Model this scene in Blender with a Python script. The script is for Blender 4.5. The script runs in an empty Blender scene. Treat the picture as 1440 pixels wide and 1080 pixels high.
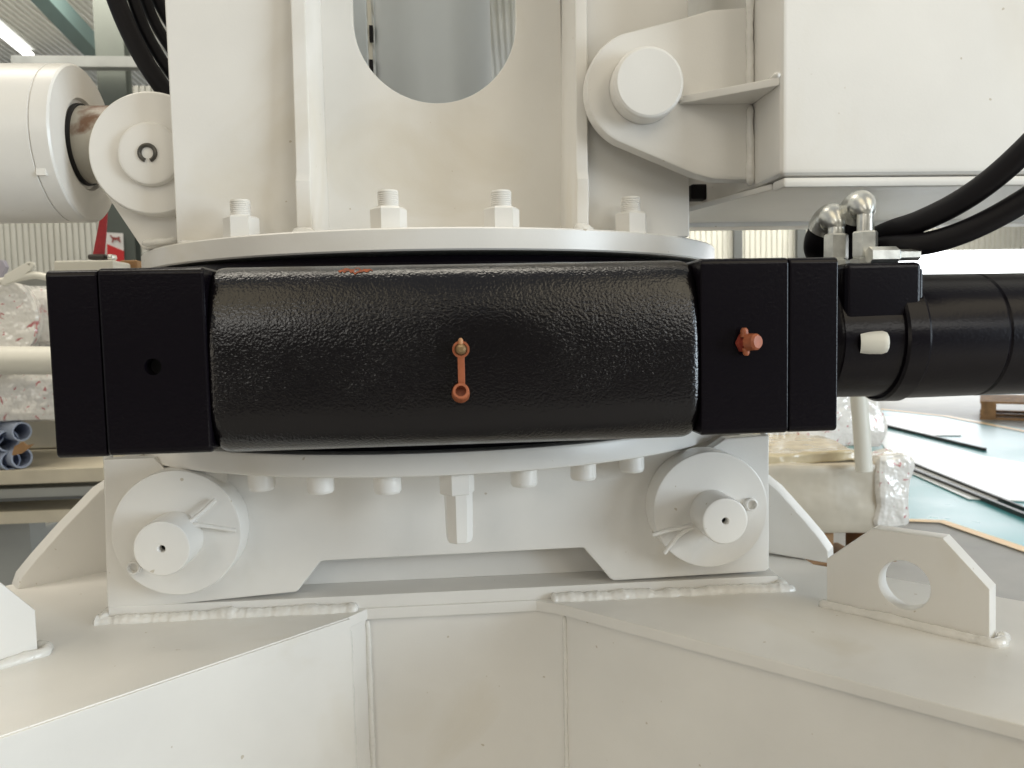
import bpy, bmesh, math, random
from mathutils import Vector, Matrix, noise
random.seed(7)
PI = math.pi
sc = bpy.context.scene
C = sc.collection

# ------------------------------------------------------------------ camera
EYE = 1.1                                   # lens height above the shop floor (m)
FPX = 1130.0                                # focal length in pixels of a 1440 px wide picture
Yc = Vector((-90, -80, FPX)).normalized()   # world axes seen from the camera (x right, y down, z forward)
Zc = -Vector((.022, 1, .0725)); Zc = (Zc - Zc.dot(Yc) * Yc).normalized()
Xc = Yc.cross(Zc)
M = Matrix((Xc, Yc, Zc))                    # camera vector -> world vector
cam = bpy.data.cameras.new('camera')
cam.sensor_width = 36; cam.lens = 36 * FPX / 1440
cam.clip_start = .01; cam.clip_end = 200
co = bpy.data.objects.new('camera', cam); C.objects.link(co)
R = Matrix((M @ Vector((1, 0, 0)), M @ Vector((0, -1, 0)), M @ Vector((0, 0, -1)))).transposed()
co.matrix_world = Matrix.Translation((0, 0, EYE)) @ R.to_4x4()
cam.dof.use_dof = True; cam.dof.focus_distance = .70; cam.dof.aperture_fstop = 15
sc.camera = co

# ------------------------------------------------------------------ light
w = bpy.data.worlds.new('World'); sc.world = w; w.use_nodes = True
bg = w.node_tree.nodes['Background']
bg.inputs[0].default_value = (.92, .97, 1, 1); bg.inputs[1].default_value = .31
def area(name, loc, target, sx, sy, power, col):
    l = bpy.data.lights.new(name, 'AREA'); l.shape = 'RECTANGLE'; l.size = sx; l.size_y = sy
    l.energy = power; l.color = col
    o = bpy.data.objects.new(name, l); C.objects.link(o); o.location = loc
    o.rotation_euler = (Vector(target) - Vector(loc)).to_track_quat('-Z', 'Y').to_euler()
    return o
area('front_fill_west', (-3.3, -6.3, 3.7), (0, .8, .9), 2.0, 1.3, 36, (1, .97, .90))  # unseen fill added behind the camera to brighten the front faces
area('front_fill_east', (4.4, -6.3, 3.7), (0, .8, .9), 2.4, 1.3, 52, (1, .97, .90))  # second added fill behind the camera, on the right
area('door_light', (4.6, -1.8, 1.45), (0, .8, 1.0), 2.0, 2.0, 150, (.78, .90, 1))
area('ceiling_west', (-3.1, -3.6, 5.0), (-3.1, -3.6, 0), 3.8, 5.4, 78, (1, .83, .52))
area('ceiling_east', (3.1, -3.6, 5.0), (3.1, -3.6, 0), 3.8, 5.4, 110, (1, .86, .60))
area('side_fill', (-4.6, -2.6, 1.3), (0, .8, 1.0), 1.6, 1.6, 14, (1, .90, .74))  # fill added at the left front to lift the base plate
area('overhead_fill_rear', (0, 2.1, 5.2), (0, 2.1, 0), 6.0, 1.5, 150, (1, .93, .80))  # added overhead fill that lights the tube inside the column
area('rear_door_light', (8.6, 11.2, 2.6), (2.6, 4.2, 0), 3.0, 2.4, 40, (.94, .97, 1))
area('rear_wall_fill_east', (4.5, 9.3, 5.4), (4.5, 12, 2.2), 6.0, 1.2, 330, (1, .97, .86)).data.spread = 1.6  # fill added to brighten the right of the back wall
area('rear_wall_fill_west', (-5.5, 8.6, 5.2), (-5.5, 12, 1.8), 6.0, 1.2, 205, (1, .95, .84))  # fill added to brighten the left of the back wall
vs = sc.view_settings
vs.view_transform = 'Standard'; vs.look = 'None'; vs.exposure = .18; vs.gamma = 1; vs.use_curve_mapping = False
sc.cycles.max_bounces = 8; sc.cycles.diffuse_bounces = 4; sc.cycles.glossy_bounces = 4

# ------------------------------------------------------------------ rays: a picture measurement laid on a plane of the place
def ray(px, py): return M @ Vector((px - 720, py - 540, FPX))
def WY(px, py, y):
    r = ray(px, py); r = r * (y / r.y); return Vector((r.x, r.y, r.z + EYE))
def WZ(px, py, z):
    r = ray(px, py); r = r * ((z - EYE) / r.z); return Vector((r.x, r.y, z))
def WP(px, py, p, n):
    r = ray(px, py); e = Vector((0, 0, EYE)); t = (Vector(p) - e).dot(n) / r.dot(n); return e + r * t

# ------------------------------------------------------------------ materials
MATS = {}
def mat(name, col, rough=.5, metal=0, spec=.5, vary=0, vscale=6, bump=0, bscale=300, bdist=.001, col2=None, coat=0, fine=0, smudge=0, uneven=0):
    m = bpy.data.materials.new(name); m.use_nodes = True
    nt = m.node_tree; b = nt.nodes['Principled BSDF']; L = nt.links
    b.inputs['Base Color'].default_value = (*col, 1); b.inputs['Roughness'].default_value = rough
    b.inputs['Metallic'].default_value = metal; b.inputs['Specular IOR Level'].default_value = spec
    b.inputs['Coat Weight'].default_value = coat; b.inputs['Coat Roughness'].default_value = .12
    tc = nt.nodes.new('ShaderNodeTexCoord')
    geo = nt.nodes.new('ShaderNodeNewGeometry')
    if vary or col2:
        n = nt.nodes.new('ShaderNodeTexNoise'); n.inputs['Scale'].default_value = vscale; n.inputs['Detail'].default_value = 6
        L.new(geo.outputs['Position'], n.inputs['Vector'])
        r = nt.nodes.new('ShaderNodeValToRGB')
        c2 = col2 or tuple(c * (1 - vary) for c in col)
        r.color_ramp.elements[0].position = .35; r.color_ramp.elements[1].position = .65
        r.color_ramp.elements[0].color = (*c2, 1); r.color_ramp.elements[1].color = (*col, 1)
        L.new(n.outputs['Fac'], r.inputs['Fac']); L.new(r.outputs['Color'], b.inputs['Base Color'])
        rr = nt.nodes.new('ShaderNodeMapRange'); rr.inputs['To Min'].default_value = rough * .85; rr.inputs['To Max'].default_value = min(1, rough * 1.2)
        L.new(n.outputs['Fac'], rr.inputs['Value']); L.new(rr.outputs[0], b.inputs['Roughness'])
    if smudge:
        src = b.inputs['Base Color'].links[0].from_socket
        for sc_n, lo, hi, cc, dist in ((4.5, .56, .80, (.86, .815, .72), 1.2), (130, .785, .81, (.66, .60, .50), 0)):
            ns = nt.nodes.new('ShaderNodeTexNoise'); ns.inputs['Scale'].default_value = sc_n; ns.inputs['Detail'].default_value = 7 if dist else 1; ns.inputs['Distortion'].default_value = dist
            L.new(geo.outputs['Position'], ns.inputs['Vector'])
            rs = nt.nodes.new('ShaderNodeValToRGB'); rs.color_ramp.elements[0].position = lo; rs.color_ramp.elements[1].position = hi
            rs.color_ramp.elements[0].color = (1, 1, 1, 1); rs.color_ramp.elements[1].color = (*[1 - (1 - c) * smudge for c in cc], 1)
            L.new(ns.outputs['Fac'], rs.inputs['Fac'])
            mx = nt.nodes.new('ShaderNodeMix'); mx.data_type = 'RGBA'; mx.blend_type = 'MULTIPLY'; mx.inputs[0].default_value = 1
            L.new(src, mx.inputs[6]); L.new(rs.outputs['Color'], mx.inputs[7]); src = mx.outputs[2]
        L.new(src, b.inputs['Base Color'])
    if bump:
        n2 = nt.nodes.new('ShaderNodeTexNoise'); n2.inputs['Scale'].default_value = bscale; n2.inputs['Detail'].default_value = 2
        L.new(geo.outputs['Position'], n2.inputs['Vector'])
        bp = nt.nodes.new('ShaderNodeBump'); bp.inputs['Strength'].default_value = bump; bp.inputs['Distance'].default_value = bdist
        if uneven:
            nu = nt.nodes.new('ShaderNodeTexNoise'); nu.inputs['Scale'].default_value = 13; nu.inputs['Detail'].default_value = 3
            L.new(geo.outputs['Position'], nu.inputs['Vector'])
            mu = nt.nodes.new('ShaderNodeMapRange'); mu.inputs['From Min'].default_value = .35; mu.inputs['From Max'].default_value = .65
            mu.inputs['To Min'].default_value = bump * (1 - uneven); mu.inputs['To Max'].default_value = bump
            L.new(nu.outputs['Fac'], mu.inputs['Value']); L.new(mu.outputs[0], bp.inputs['Strength'])
        L.new(n2.outputs['Fac'], bp.inputs['Height']); L.new(bp.outputs[0], b.inputs['Normal'])
        if fine:
            n3 = nt.nodes.new('ShaderNodeTexNoise'); n3.inputs['Scale'].default_value = 14; n3.inputs['Detail'].default_value = 1
            L.new(geo.outputs['Position'], n3.inputs['Vector'])
            bp2 = nt.nodes.new('ShaderNodeBump'); bp2.inputs['Strength'].default_value = fine; bp2.inputs['Distance'].default_value = .004
            L.new(n3.outputs['Fac'], bp2.inputs['Height']); L.new(bp.outputs[0], bp2.inputs['Normal']); L.new(bp2.outputs[0], b.inputs['Normal'])
    MATS[name] = m
    return m
white = mat('white_paint', (.82, .80, .76), .30, bump=.12, bscale=420, bdist=.0005, vary=.055, vscale=11, fine=.14, smudge=.8)
weld = mat('painted_weld', (.82, .80, .755), .22, bump=.6, bscale=190, bdist=.002, vary=.08, vscale=40)
black = mat('black_paint', (.0042, .0030, .0052), .24, spec=.20, bump=.32, bscale=420, bdist=.0005)
barrelm = mat('black_orange_peel_paint', (.0036, .0026, .0038), .17, spec=.52, bump=1.0, bscale=470, bdist=.0007, uneven=.5)
dark = mat('dark_void', (.008, .007, .008), .6)
rubber = mat('hose_rubber', (.006, .005, .007), .5, spec=.25, bump=.2, bscale=500, bdist=.0005)
zinc = mat('zinc_plate', (.88, .88, .83), .32, metal=.85, vary=.25, vscale=90, bump=.1, bscale=200)
steel = mat('bare_steel', (.42, .40, .37), .38, metal=1, vary=.3, vscale=60)
orange = mat('orange_plastic', (.38, .11, .045), .45, vary=.2, vscale=150)
brass = mat('dirty_brass', (.30, .20, .10), .45, metal=.6)
rusty = mat('rusty_rod', (.44, .41, .35), .42, col2=(.33, .26, .18), vscale=22, bump=.2, bscale=150)
_r = rusty.node_tree.nodes['Color Ramp'].color_ramp.elements; _r[0].position = .36; _r[1].position = .45; _r[0].color = (.17, .085, .045, 1)
rust = mat('rust', (.30, .07, .02), .8, vary=.5, vscale=200)
plast = mat('white_plastic', (.76, .74, .66), .4)
concrete = mat('concrete', (.36, .355, .345), .5, vary=.25, vscale=3, bump=.2, bscale=60)
wood = mat('pallet_wood', (.42, .24, .11), .7, vary=.4, vscale=12)
board = mat('packing_board', (.60, .54, .42), .55, vary=.18, vscale=8)
galv = mat('galvanised_grey', (.34, .345, .325), .45, vary=.12, vscale=6)
greenish = mat('grey_green_steel', (.10, .112, .095), .5, vary=.1, vscale=3)
teal = mat('teal_girder', (.22, .32, .31), .5)
redm = mat('red_webbing', (.42, .025, .03), .6, bump=.5, bscale=600, vary=.25, vscale=300)
blue = mat('blue_tube_inside', (.15, .20, .42), .5)
tubew = mat('tube_end', (.34, .39, .50), .4)
wallm = mat('wall_sheet', (.52, .51, .46), .5, vary=.06, vscale=2)
roofm = mat('roof_sheet', (.80, .79, .73), .55, vary=.08, vscale=1)
inner = mat('grey_primer', (.62, .67, .71), .42, vary=.06, vscale=8)
paper = mat('poster_paper', (.78, .74, .70), .5)
redp = mat('poster_red', (.60, .03, .03), .5)
def film_mat():
    m = mat('stretch_film', (.80, .78, .74), .14, spec=.7, bump=.9, bscale=26, bdist=.012, coat=.6)
    nt = m.node_tree; b = nt.nodes['Principled BSDF']; L = nt.links
    geo = nt.nodes.new('ShaderNodeNewGeometry')
    n = nt.nodes.new('ShaderNodeTexNoise'); n.inputs['Scale'].default_value = 24; n.inputs['Detail'].default_value = 5
    n.inputs['Distortion'].default_value = 2.0
    L.new(geo.outputs['Position'], n.inputs['Vector'])
    r = nt.nodes.new('ShaderNodeValToRGB'); e = r.color_ramp.elements
    e[0].position = .625; e[0].color = (.80, .78, .74, 1); e[1].position = .675; e[1].color = (.52, .16, .17, 1)
    L.new(n.outputs['Fac'], r.inputs['Fac']); L.new(r.outputs['Color'], b.inputs['Base Color'])
    return m
film = film_mat()
clear = mat('amber_film', (.60, .50, .32), .16, spec=.7, bump=.8, bscale=14, bdist=.012, coat=.5, vary=.12, vscale=6)
def floor_mat():
    m = mat('shop_floor', (.1, .1, .1), .2)
    nt = m.node_tree; b = nt.nodes['Principled BSDF']; L = nt.links
    geo = nt.nodes.new('ShaderNodeNewGeometry')
    n = nt.nodes.new('ShaderNodeTexNoise'); n.inputs['Scale'].default_value = 1.6; n.inputs['Detail'].default_value = 7
    L.new(geo.outputs['Position'], n.inputs['Vector'])
    r = nt.nodes.new('ShaderNodeValToRGB'); e = r.color_ramp.elements
    e[0].position = .3; e[0].color = (.05, .27, .31, 1); e[1].position = .7; e[1].color = (.09, .39, .43, 1)
    L.new(n.outputs['Fac'], r.inputs['Fac']); L.new(r.outputs['Color'], b.inputs['Base Color'])
    rr = nt.nodes.new('ShaderNodeMapRange'); rr.inputs['To Min'].default_value = .20; rr.inputs['To Max'].default_value = .42
    L.new(n.outputs['Fac'], rr.inputs['Value']); L.new(rr.outputs[0], b.inputs['Roughness'])
    return m
tealfloor = floor_mat()
def emit(name, col, s):
    m = bpy.data.materials.new(name); m.use_nodes = True; nt = m.node_tree
    nt.nodes.remove(nt.nodes['Principled BSDF']); e = nt.nodes.new('ShaderNodeEmission')
    e.inputs[0].default_value = (*col, 1); e.inputs[1].default_value = s
    nt.links.new(e.outputs[0], nt.nodes['Material Output'].inputs[0]); return m
skym = emit('overcast_sky', (.95, .98, 1), 3.2)
tubem = emit('tube_light', (1, 1, .96), 4)

# ------------------------------------------------------------------ object helpers
WL = {}
def finish(name, me, m, parent=None, loc=None, smooth=26):
    if loc is None:
        mn = Vector((min(v.co[i] for v in me.vertices) for i in range(3))); mx = Vector((max(v.co[i] for v in me.vertices) for i in range(3)))
        loc = (mn + mx) / 2; me.transform(Matrix.Translation(-loc))
    if m: me.materials.clear(); me.materials.append(m)
    if smooth:
        me.polygons.foreach_set('use_smooth', [True] * len(me.polygons))
        me.set_sharp_from_angle(angle=math.radians(smooth))
    me.update()
    o = bpy.data.objects.new(name, me); C.objects.link(o); place(o, loc, parent)
    if 0 < smooth < 50:
        wn = o.modifiers.new('weighted_normal', 'WEIGHTED_NORMAL'); wn.keep_sharp = True; wn.weight = 100; wn.mode = 'FACE_AREA'
    return o
def place(o, loc, parent=None):
    loc = Vector(loc); WL[o.name] = loc
    if parent: o.parent = parent; o.location = loc - WL[parent.name]
    else: o.location = loc
def thing(name, label, cat, loc, group=None):
    o = bpy.data.objects.new(name, None); o.empty_display_size = .05; C.objects.link(o); place(o, loc)
    return tag(o, label, cat, group)
def tag(o, label, cat, group=None):
    o['label'] = label; o['category'] = cat
    if group: o['group'] = group
    return o
def struct(o): o['kind'] = 'structure'; return o
def dup(o, loc, parent=None):
    c = o.copy(); C.objects.link(c); c.parent = None; place(c, loc, parent)
    return c
def bm_mesh(bm):
    bmesh.ops.recalc_face_normals(bm, faces=bm.faces[:])
    me = bpy.data.meshes.new('mesh'); bm.to_mesh(me); bm.free(); return me
def add_box(bm, lo, hi, bev=0, seg=2):
    r = bmesh.ops.create_cube(bm, size=1)
    vs_ = r['verts']; lo = Vector(lo); hi = Vector(hi)
    for v in vs_: v.co = Vector((lo[i] + (v.co[i] + .5) * (hi[i] - lo[i]) for i in range(3)))
    if bev:
        ed = list({e for v in vs_ for e in v.link_edges})
        bmesh.ops.bevel(bm, geom=ed, offset=bev, segments=seg, profile=.5, affect='EDGES')
def box(name, lo, hi, m, parent=None, bev=.002, seg=2):
    bm = bmesh.new(); add_box(bm, lo, hi, bev, seg); return finish(name, bm_mesh(bm), m, parent)
def frame(axis):
    a = Vector(axis).normalized(); t = Vector((0, 0, 1)) if abs(a.z) < .9 else Vector((1, 0, 0))
    u = t.cross(a).normalized(); return u, a.cross(u), a
def add_lathe(bm, org, axis, prof, n=48, phase=0):
    """prof: (distance along the axis, radius) pairs"""
    u, v, a = frame(axis); org = Vector(org); rings = []
    for d, r in prof:
        if r < 1e-6: rings.append([bm.verts.new(org + a * d)])
        else: rings.append([bm.verts.new(org + a * d + (u * math.cos(2 * PI * k / n + phase) + v * math.sin(2 * PI * k / n + phase)) * r) for k in range(n)])
    for A, B in zip(rings, rings[1:]):
        if len(A) == 1 and len(B) == 1: continue
        for k in range(n):
            q = [A[k % len(A)], A[(k + 1) % len(A)], B[(k + 1) % len(B)], B[k % len(B)]]
            q = [x for i, x in enumerate(q) if x not in q[:i]]
            if len(q) > 2: bm.faces.new(q)
def lathe(name, org, axis, prof, m, parent=None, n=48, phase=0, smooth=None):
    smooth = smooth or max(26, 360 / n + 4)
    bm = bmesh.new(); add_lathe(bm, org, axis, prof, n, phase); return finish(name, bm_mesh(bm), m, parent, smooth=smooth)
def rod(L, r, b=.001): return [(0, 0), (0, r - b), (b * .3, r - b * .3), (b, r), (L - b, r), (L - b * .3, r - b * .3), (L, r - b), (L, 0)]
def spline(pts, n=10):
    P = [Vector(p) for p in pts]; out = []
    for i in range(len(P) - 1):
        p0 = P[max(i - 1, 0)]; p1 = P[i]; p2 = P[i + 1]; p3 = P[min(i + 2, len(P) - 1)]
        for k in range(n):
            t = k / n
            out.append(.5 * ((2 * p1) + (p2 - p0) * t + (2 * p0 - 5 * p1 + 4 * p2 - p3) * t * t + (3 * p1 - p0 - 3 * p2 + p3) * t ** 3))
    out.append(P[-1]); return out
def add_tube(bm, pts, rad, n=14, cap=True):
    up = None; rings = []
    for i, p in enumerate(pts):
        t = (pts[min(i + 1, len(pts) - 1)] - pts[max(i - 1, 0)]).normalized()
        if up is None: up = frame(t)[0]
        up = (up - t * up.dot(t)).normalized(); v = t.cross(up)
        r = rad(i) if callable(rad) else rad
        rings.append([bm.verts.new(p + (up * math.cos(2 * PI * k / n) + v * math.sin(2 * PI * k / n)) * r) for k in range(n)])
    for A, B in zip(rings, rings[1:]):
        for k in range(n): bm.faces.new((A[k], A[(k + 1) % n], B[(k + 1) % n], B[k]))
    if cap: bm.faces.new(rings[0][::-1]); bm.faces.new(rings[-1])
def tube(name, pts, r, m, parent=None, n=14, sm=60):
    bm = bmesh.new(); add_tube(bm, pts, r, n); return finish(name, bm_mesh(bm), m, parent, smooth=sm)
def bead(name, pts, r, parent, m=None, step=.004, rip=.05):
    """a weld bead: a tube with ripples and lumps along the seam"""
    P = [Vector(p) for p in pts]; out = []
    for a, b in zip(P, P[1:]):
        k = max(2, int((b - a).length / step))
        out += [a + (b - a) * (i / k) for i in range(k)]
    out.append(P[-1]); off = random.random() * 50
    out = [p + Vector((noise.noise((p.x * 40 + off, p.y * 40, p.z * 40)), noise.noise((p.y * 40 + off, 3, p.x * 40)), noise.noise((7, p.x * 40 + off, p.z * 40)))) * r * .22 for p in out]
    rf = lambda i: r * (.94 + rip * math.sin(i * 1.9) + .26 * noise.noise((i * .17 + off, 0, 0)) + .10 * noise.noise((i * .7 + off, 5, 0))) * (.55 if i in (0, len(out) - 1) else 1)
    return tube(name, out, rf, m or weld, parent, n=10, sm=80)
def plate(name, loops, org, u, v, nrm, t, m, parent=None, bev=.0012):
    """flat plate with holes: loops of (u, v), thickness t from the plane through org along nrm"""
    cu = bpy.data.curves.new('outline', 'CURVE'); cu.dimensions = '2D'; cu.fill_mode = 'BOTH'
    bev = min(bev, t * .4)
    cu.extrude = t / 2 - bev; cu.bevel_depth = bev; cu.bevel_resolution = 1; cu.offset = -bev
    for lp in loops:
        s = cu.splines.new('POLY'); s.points.add(len(lp) - 1); s.use_cyclic_u = True
        for p, q in zip(s.points, lp): p.co = (q[0], q[1], 0, 1)
    o = bpy.data.objects.new('outline', cu); C.objects.link(o)
    dg = bpy.context.evaluated_depsgraph_get(); dg.update()
    me = bpy.data.meshes.new_from_object(o.evaluated_get(dg))
    bpy.data.objects.remove(o); bpy.data.curves.remove(cu)
    bm = bmesh.new(); bm.from_mesh(me); bmesh.ops.remove_doubles(bm, verts=bm.verts[:], dist=1e-6)
    u = Vector(u).normalized(); v = Vector(v).normalized(); nrm = Vector(nrm).normalized()
    for x in bm.verts: x.co = Vector(org) + u * x.co.x + v * x.co.y + nrm * (x.co.z + t / 2)
    bpy.data.meshes.remove(me)
    return finish(name, bm_mesh(bm), m, parent)
def yplate(name, loops, y, t, m, parent=None, bev=.0012):          # loops in world (x, z), front face at y
    return plate(name, loops, (0, y, 0), (1, 0, 0), (0, 0, 1), (0, 1, 0), t, m, parent, bev)
def zplate(name, loop, z, t, m, parent=None, bev=.0012):           # loop in world (x, y), top face at z
    return plate(name, [loop], (0, 0, z), (1, 0, 0), (0, 1, 0), (0, 0, -1), t, m, parent, bev)
def px(lst, y): return [(lambda p: (p.x, p.z))(WY(a, b, y)) for a, b in lst]
def arc(cx, cy, r, a0, a1, n=24): return [(cx + r * math.cos(math.radians(a0 + (a1 - a0) * k / n)), cy + r * math.sin(math.radians(a0 + (a1 - a0) * k / n))) for k in range(n + 1)]
def circ(cx, cy, r, n=48): return arc(cx, cy, r, 0, 360 * (n - 1) / n, n - 1)
def E_(z): return EYE + z
CX, CY, RF = -.020, 1.105, .386             # slewing axis and flange radius

# ================================================================== the base frame
DECK = E_(-.290)
base = thing('base_frame', 'white welded X-shaped base frame under the black slewing drive', 'machine base', (CX, CY, .35))
s2 = math.sqrt(.5)
Lc, Rc = Vector((-.108, .8035)), Vector((.110, .810))
dl = Vector((-.733, -.680)).normalized(); dr = Vector((.705, -.709)).normalized()
nl = Vector((-.680, .733)).normalized(); nr = Vector((.709, .705)).normalized()
Lo, Ro = Lc + dl * 1.0, Rc + dr * 1.0
deck = [tuple(Lo), tuple(Lc), (-.092, .826), (.085, .826), tuple(Rc), tuple(Ro), tuple(Ro + nr * .292), (.425, .905), (.425, 1.45), (-.47, 1.45), (-.47, 1.02), tuple(Lo + nl * .36)]
zplate('deck_plate', deck, DECK, .012, white, base, .0015)
def wallpanel(name, a, b, z0, z1, t, inn):
    a = Vector(a); b = Vector(b); d = (b - a).normalized(); n = Vector((-d.y, d.x))
    if n.dot(Vector(inn)) < 0: n = -n
    L_ = (b - a).length
    return plate(name, [[(0, z0), (L_, z0), (L_, z1), (0, z1)]], (a.x, a.y, 0), (d.x, d.y, 0), (0, 0, 1), (n.x, n.y, 0), t, white, base, .0008)
zb = .30
wallpanel('arm_side_panel', Lc - nl * .0025, Lo - nl * .0025, zb, DECK - .0012, .012, nl)
wallpanel('arm_side_panel', Rc + nr * .006, Ro + nr * .006, zb, DECK - .0125, .012, nr)
wallpanel('arm_rear_panel', (.425, .90), Ro + nr * .286, zb, DECK - .0125, .012, -nr)
wallpanel('arm_rear_panel', (-.47, 1.014), Lo + nl * .354, zb, DECK - .0125, .012, -nl)
# curved front panel between the two arms
cp = [(-.098, .836), (.035, .836)] + [(.035 + .0870 * math.sin(a), .836 - .0225 * (1 - math.cos(a)) / (1 - math.cos(1.1))) for a in [k * 1.1 / 10 for k in range(1, 11)]]
outl = cp + [(x, y + .03) for x, y in reversed(cp)]
plate('front_panel', [outl], (0, 0, DECK - .0125), (1, 0, 0), (0, 1, 0), (0, 0, -1), DECK - .0125 - zb, white, base, .0008)
wallpanel('corner_strip', (Lc.x - .001, Lc.y + .004), (-.092, .834), zb, DECK - .0125, .008, (-1, .3))
bead('weld_bead', [(-.0925, .832, zb), (-.0925, .832, DECK - .014)], .0035, base, rip=.01)
bead('weld_bead', [(Rc.x + .0028, Rc.y + .0040, zb), (Rc.x + .0028, Rc.y + .0040, DECK - .014)], .0024, base, rip=.02)
bead('weld_bead', [(Lc.x - .001, Lc.y + .006, zb), (Lc.x - .001, Lc.y + .006, DECK - .015)], .0032, base, rip=.02)
# foot plate and its beads
FT, FB = E_(-.2765), DECK
zplate('foot_plate', [(-.352, .829), (.349, .829), (.349, 1.40), (-.352, 1.40)], FT, FT - FB + .0005, white, base, .0015)
bead('weld_bead', [(-.364, .823, DECK - .0006), (-.23, .824, DECK - .0006), (-.100, .825, DECK - .0006)], .0082, base, step=.0028, rip=.055)
bead('weld_bead', [(.100, .825, DECK - .0006), (.23, .824, DECK - .0006), (.364, .822, DECK - .0006)], .0082, base, step=.0028, rip=.055)
bead('weld_bead', [(-.356, .82, DECK + .003), (-.357, .95, DECK + .003)], .0075, base)
bead('weld_bead', [(.352, .82, DECK + .003), (.353, .95, DECK + .003)], .0075, base)
# front plate with the cut-out at its foot
PY = .830
pl = px([(145, 646), (147, 740), (150, 852)], PY) + px([(152, 858), (158, 859.5)], PY) + px([(416, 833), (420, 830), (450, 791), (456, 789), (814, 771), (821, 771), (858, 814), (864, 817), (1076, 804), (1082, 800), (1082, 612)], PY)
tl = pl[0]; tr = pl[-1]
pl += [(.292, tr[1] - .002), (.275, E_(-.136)), (-.29, E_(-.136)), (-.30, tl[1])]
yplate('front_plate', [pl], PY, .018, white, base, .0022)
box('inner_plate', (-.30, .873, FT), (.30, .885, E_(-.145)), white, base, .001)
box('side_plate', (-.338, .8485, FT), (-.322, 1.39, E_(-.125)), white, base, .0015)
box('side_plate', (.318, .8485, FT), (.334, 1.39, E_(-.125)), white, base, .0015)
bead('weld_bead', [(tr[0] + .001, PY + .018, E_(-.118)), (tr[0] + .002, PY + .020, FT)], .0045, base, rip=.01)
bead('weld_bead', [(tl[0] - .002, PY + .018, E_(-.12)), (tl[0] - .004, PY + .020, FT)], .005, base)
# lower flange ring
lathe('ring_flange', (CX, CY, E_(-.1345)), (0, 0, 1), [(0, .20), (0, RF - .004), (.0012, RF - .0012), (.004, RF), (.0185, RF), (.0215, RF - .0012), (.0225, RF - .004), (.0225, .20), (0, .20)], white, base, n=160)
# socket head bolts under the flange, the long jacking stud in the middle
bm = bmesh.new(); add_lathe(bm, (0, 0, 0), (0, 0, -1), [(0, .0132), (.004, .0132), (.0042, .0128), (.016, .0128), (.0185, .0115), (.0192, .009), (.0192, .0062), (.012, .0062), (.012, 0)], 28)
bolt0 = None
for k in (-4, -3, -2, -1, 1, 2, 3):
    a = math.radians(3.9 + 10.4 * k); p = (CX + .358 * math.sin(a), CY - .358 * math.cos(a), E_(-.1345))
    if bolt0 is None: bolt0 = finish('bolt', bm_mesh(bm), white, base, p)
    else: dup(bolt0, p, base)
a = math.radians(3.9); sp = (CX + .358 * math.sin(a), CY - .358 * math.cos(a), E_(-.1345))
stud = lathe('jacking_stud', (sp[0], sp[1], sp[2]), (0, 0, -1), [(0, .0166), (.020, .0166), (.0212, .0156), (.0212, 0)], white, base, n=6, phase=.3, smooth=20)
lathe('shank', (sp[0] + .001, sp[1], sp[2] - .0205), (0, 0, -1), [(0, .0136), (.040, .0128), (.046, .0116), (.047, .0100), (.047, 0)], white, stud, n=8, phase=.2, smooth=20)
# boss discs, pivot pins, cotter pins
def boss(fc, rd, pc, rp, side):
    c = WY(*fc, .797)
    d = lathe('boss_disc', (c.x, .797, c.z), (0, 1, 0), [(0, 0), (0, rd - .002), (.0006, rd - .0006), (.002, rd), (.0328, rd)], white, base, n=96)
    q = WY(*pc, .757)
    p = lathe('pivot_pin', (q.x, .757, q.z), (0, 1, 0), [(.014, 0), (.012, .0030), (.0012, .0031), (0, .0040), (0, rp - .0025), (.0008, rp - .0008), (.0025, rp), (.0405, rp)], white, base, n=64)
    lathe('bore_shade', (q.x, .7655, q.z), (0, 1, 0), [(0, 0), (0, .0030)], dark, p, n=16)  # dark disc painting the shade deep in the pin's hole
    return c, q
cL, qL = boss((248, 750), .0620, (227, 772), .0262, -1)
cR, qR = boss((1000, 717), .0605, (1020, 733), .0232, 1)
def cotter(pts, y, r=.0022):
    return tube('cotter_pin', spline([WY(a, b, yy) for (a, b), yy in zip(pts, y)], 6), r, white, base, n=10)
cotter([(262, 738), (268, 733), (284, 720), (303, 703)], (.787, .787, .789, .791))
cotter([(266, 742), (274, 738), (300, 741), (332, 746)], (.787, .786, .788, .790))
cotter([(972, 738), (960, 741), (938, 746), (918, 752)], (.785, .782, .783, .785))
cotter([(974, 742), (964, 746), (948, 760), (934, 778)], (.787, .786, .788, .790))
for (a, b), s in (((187, 799), 1), ((1057, 710), 1)):
    p = WY(a, b, .793)
    lathe('locating_hole', (p.x, .792, p.z), (0, 1, 0), [(.008, 0), (.008, .0042), (.0006, .0046), (0, .0054), (.0006, .0066), (.006, .0070)], white, base, n=28)
# gussets behind the plate
def wing(pts, d, t, lift=0):
    # pts measured on a plane through the deck point p0 that runs in plan direction d
    p0 = WZ(*pts[0], DECK); dd = Vector((d[0], d[1], 0)).normalized(); n = Vector((-dd.y, dd.x, 0))
    lp = []
    for a, b in pts:
        q = WP(a, b, p0, n); lp.append(((q - p0).dot(dd), q.z - DECK))
    if n.y < 0: n = -n
    return plate('gusset', [lp], p0, dd, (0, 0, 1), n, t, white, base, .003)
wing([(1166, 793), (1165, 776), (1152, 757), (1132, 733), (1092, 688), (1072, 672), (1060, 775)], (.80, -.60), .030)
wing([(24, 829), (30, 812), (52, 785), (90, 742), (140, 690), (168, 672), (170, 826), (60, 838)], (-.80, -.60), .034)
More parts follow.
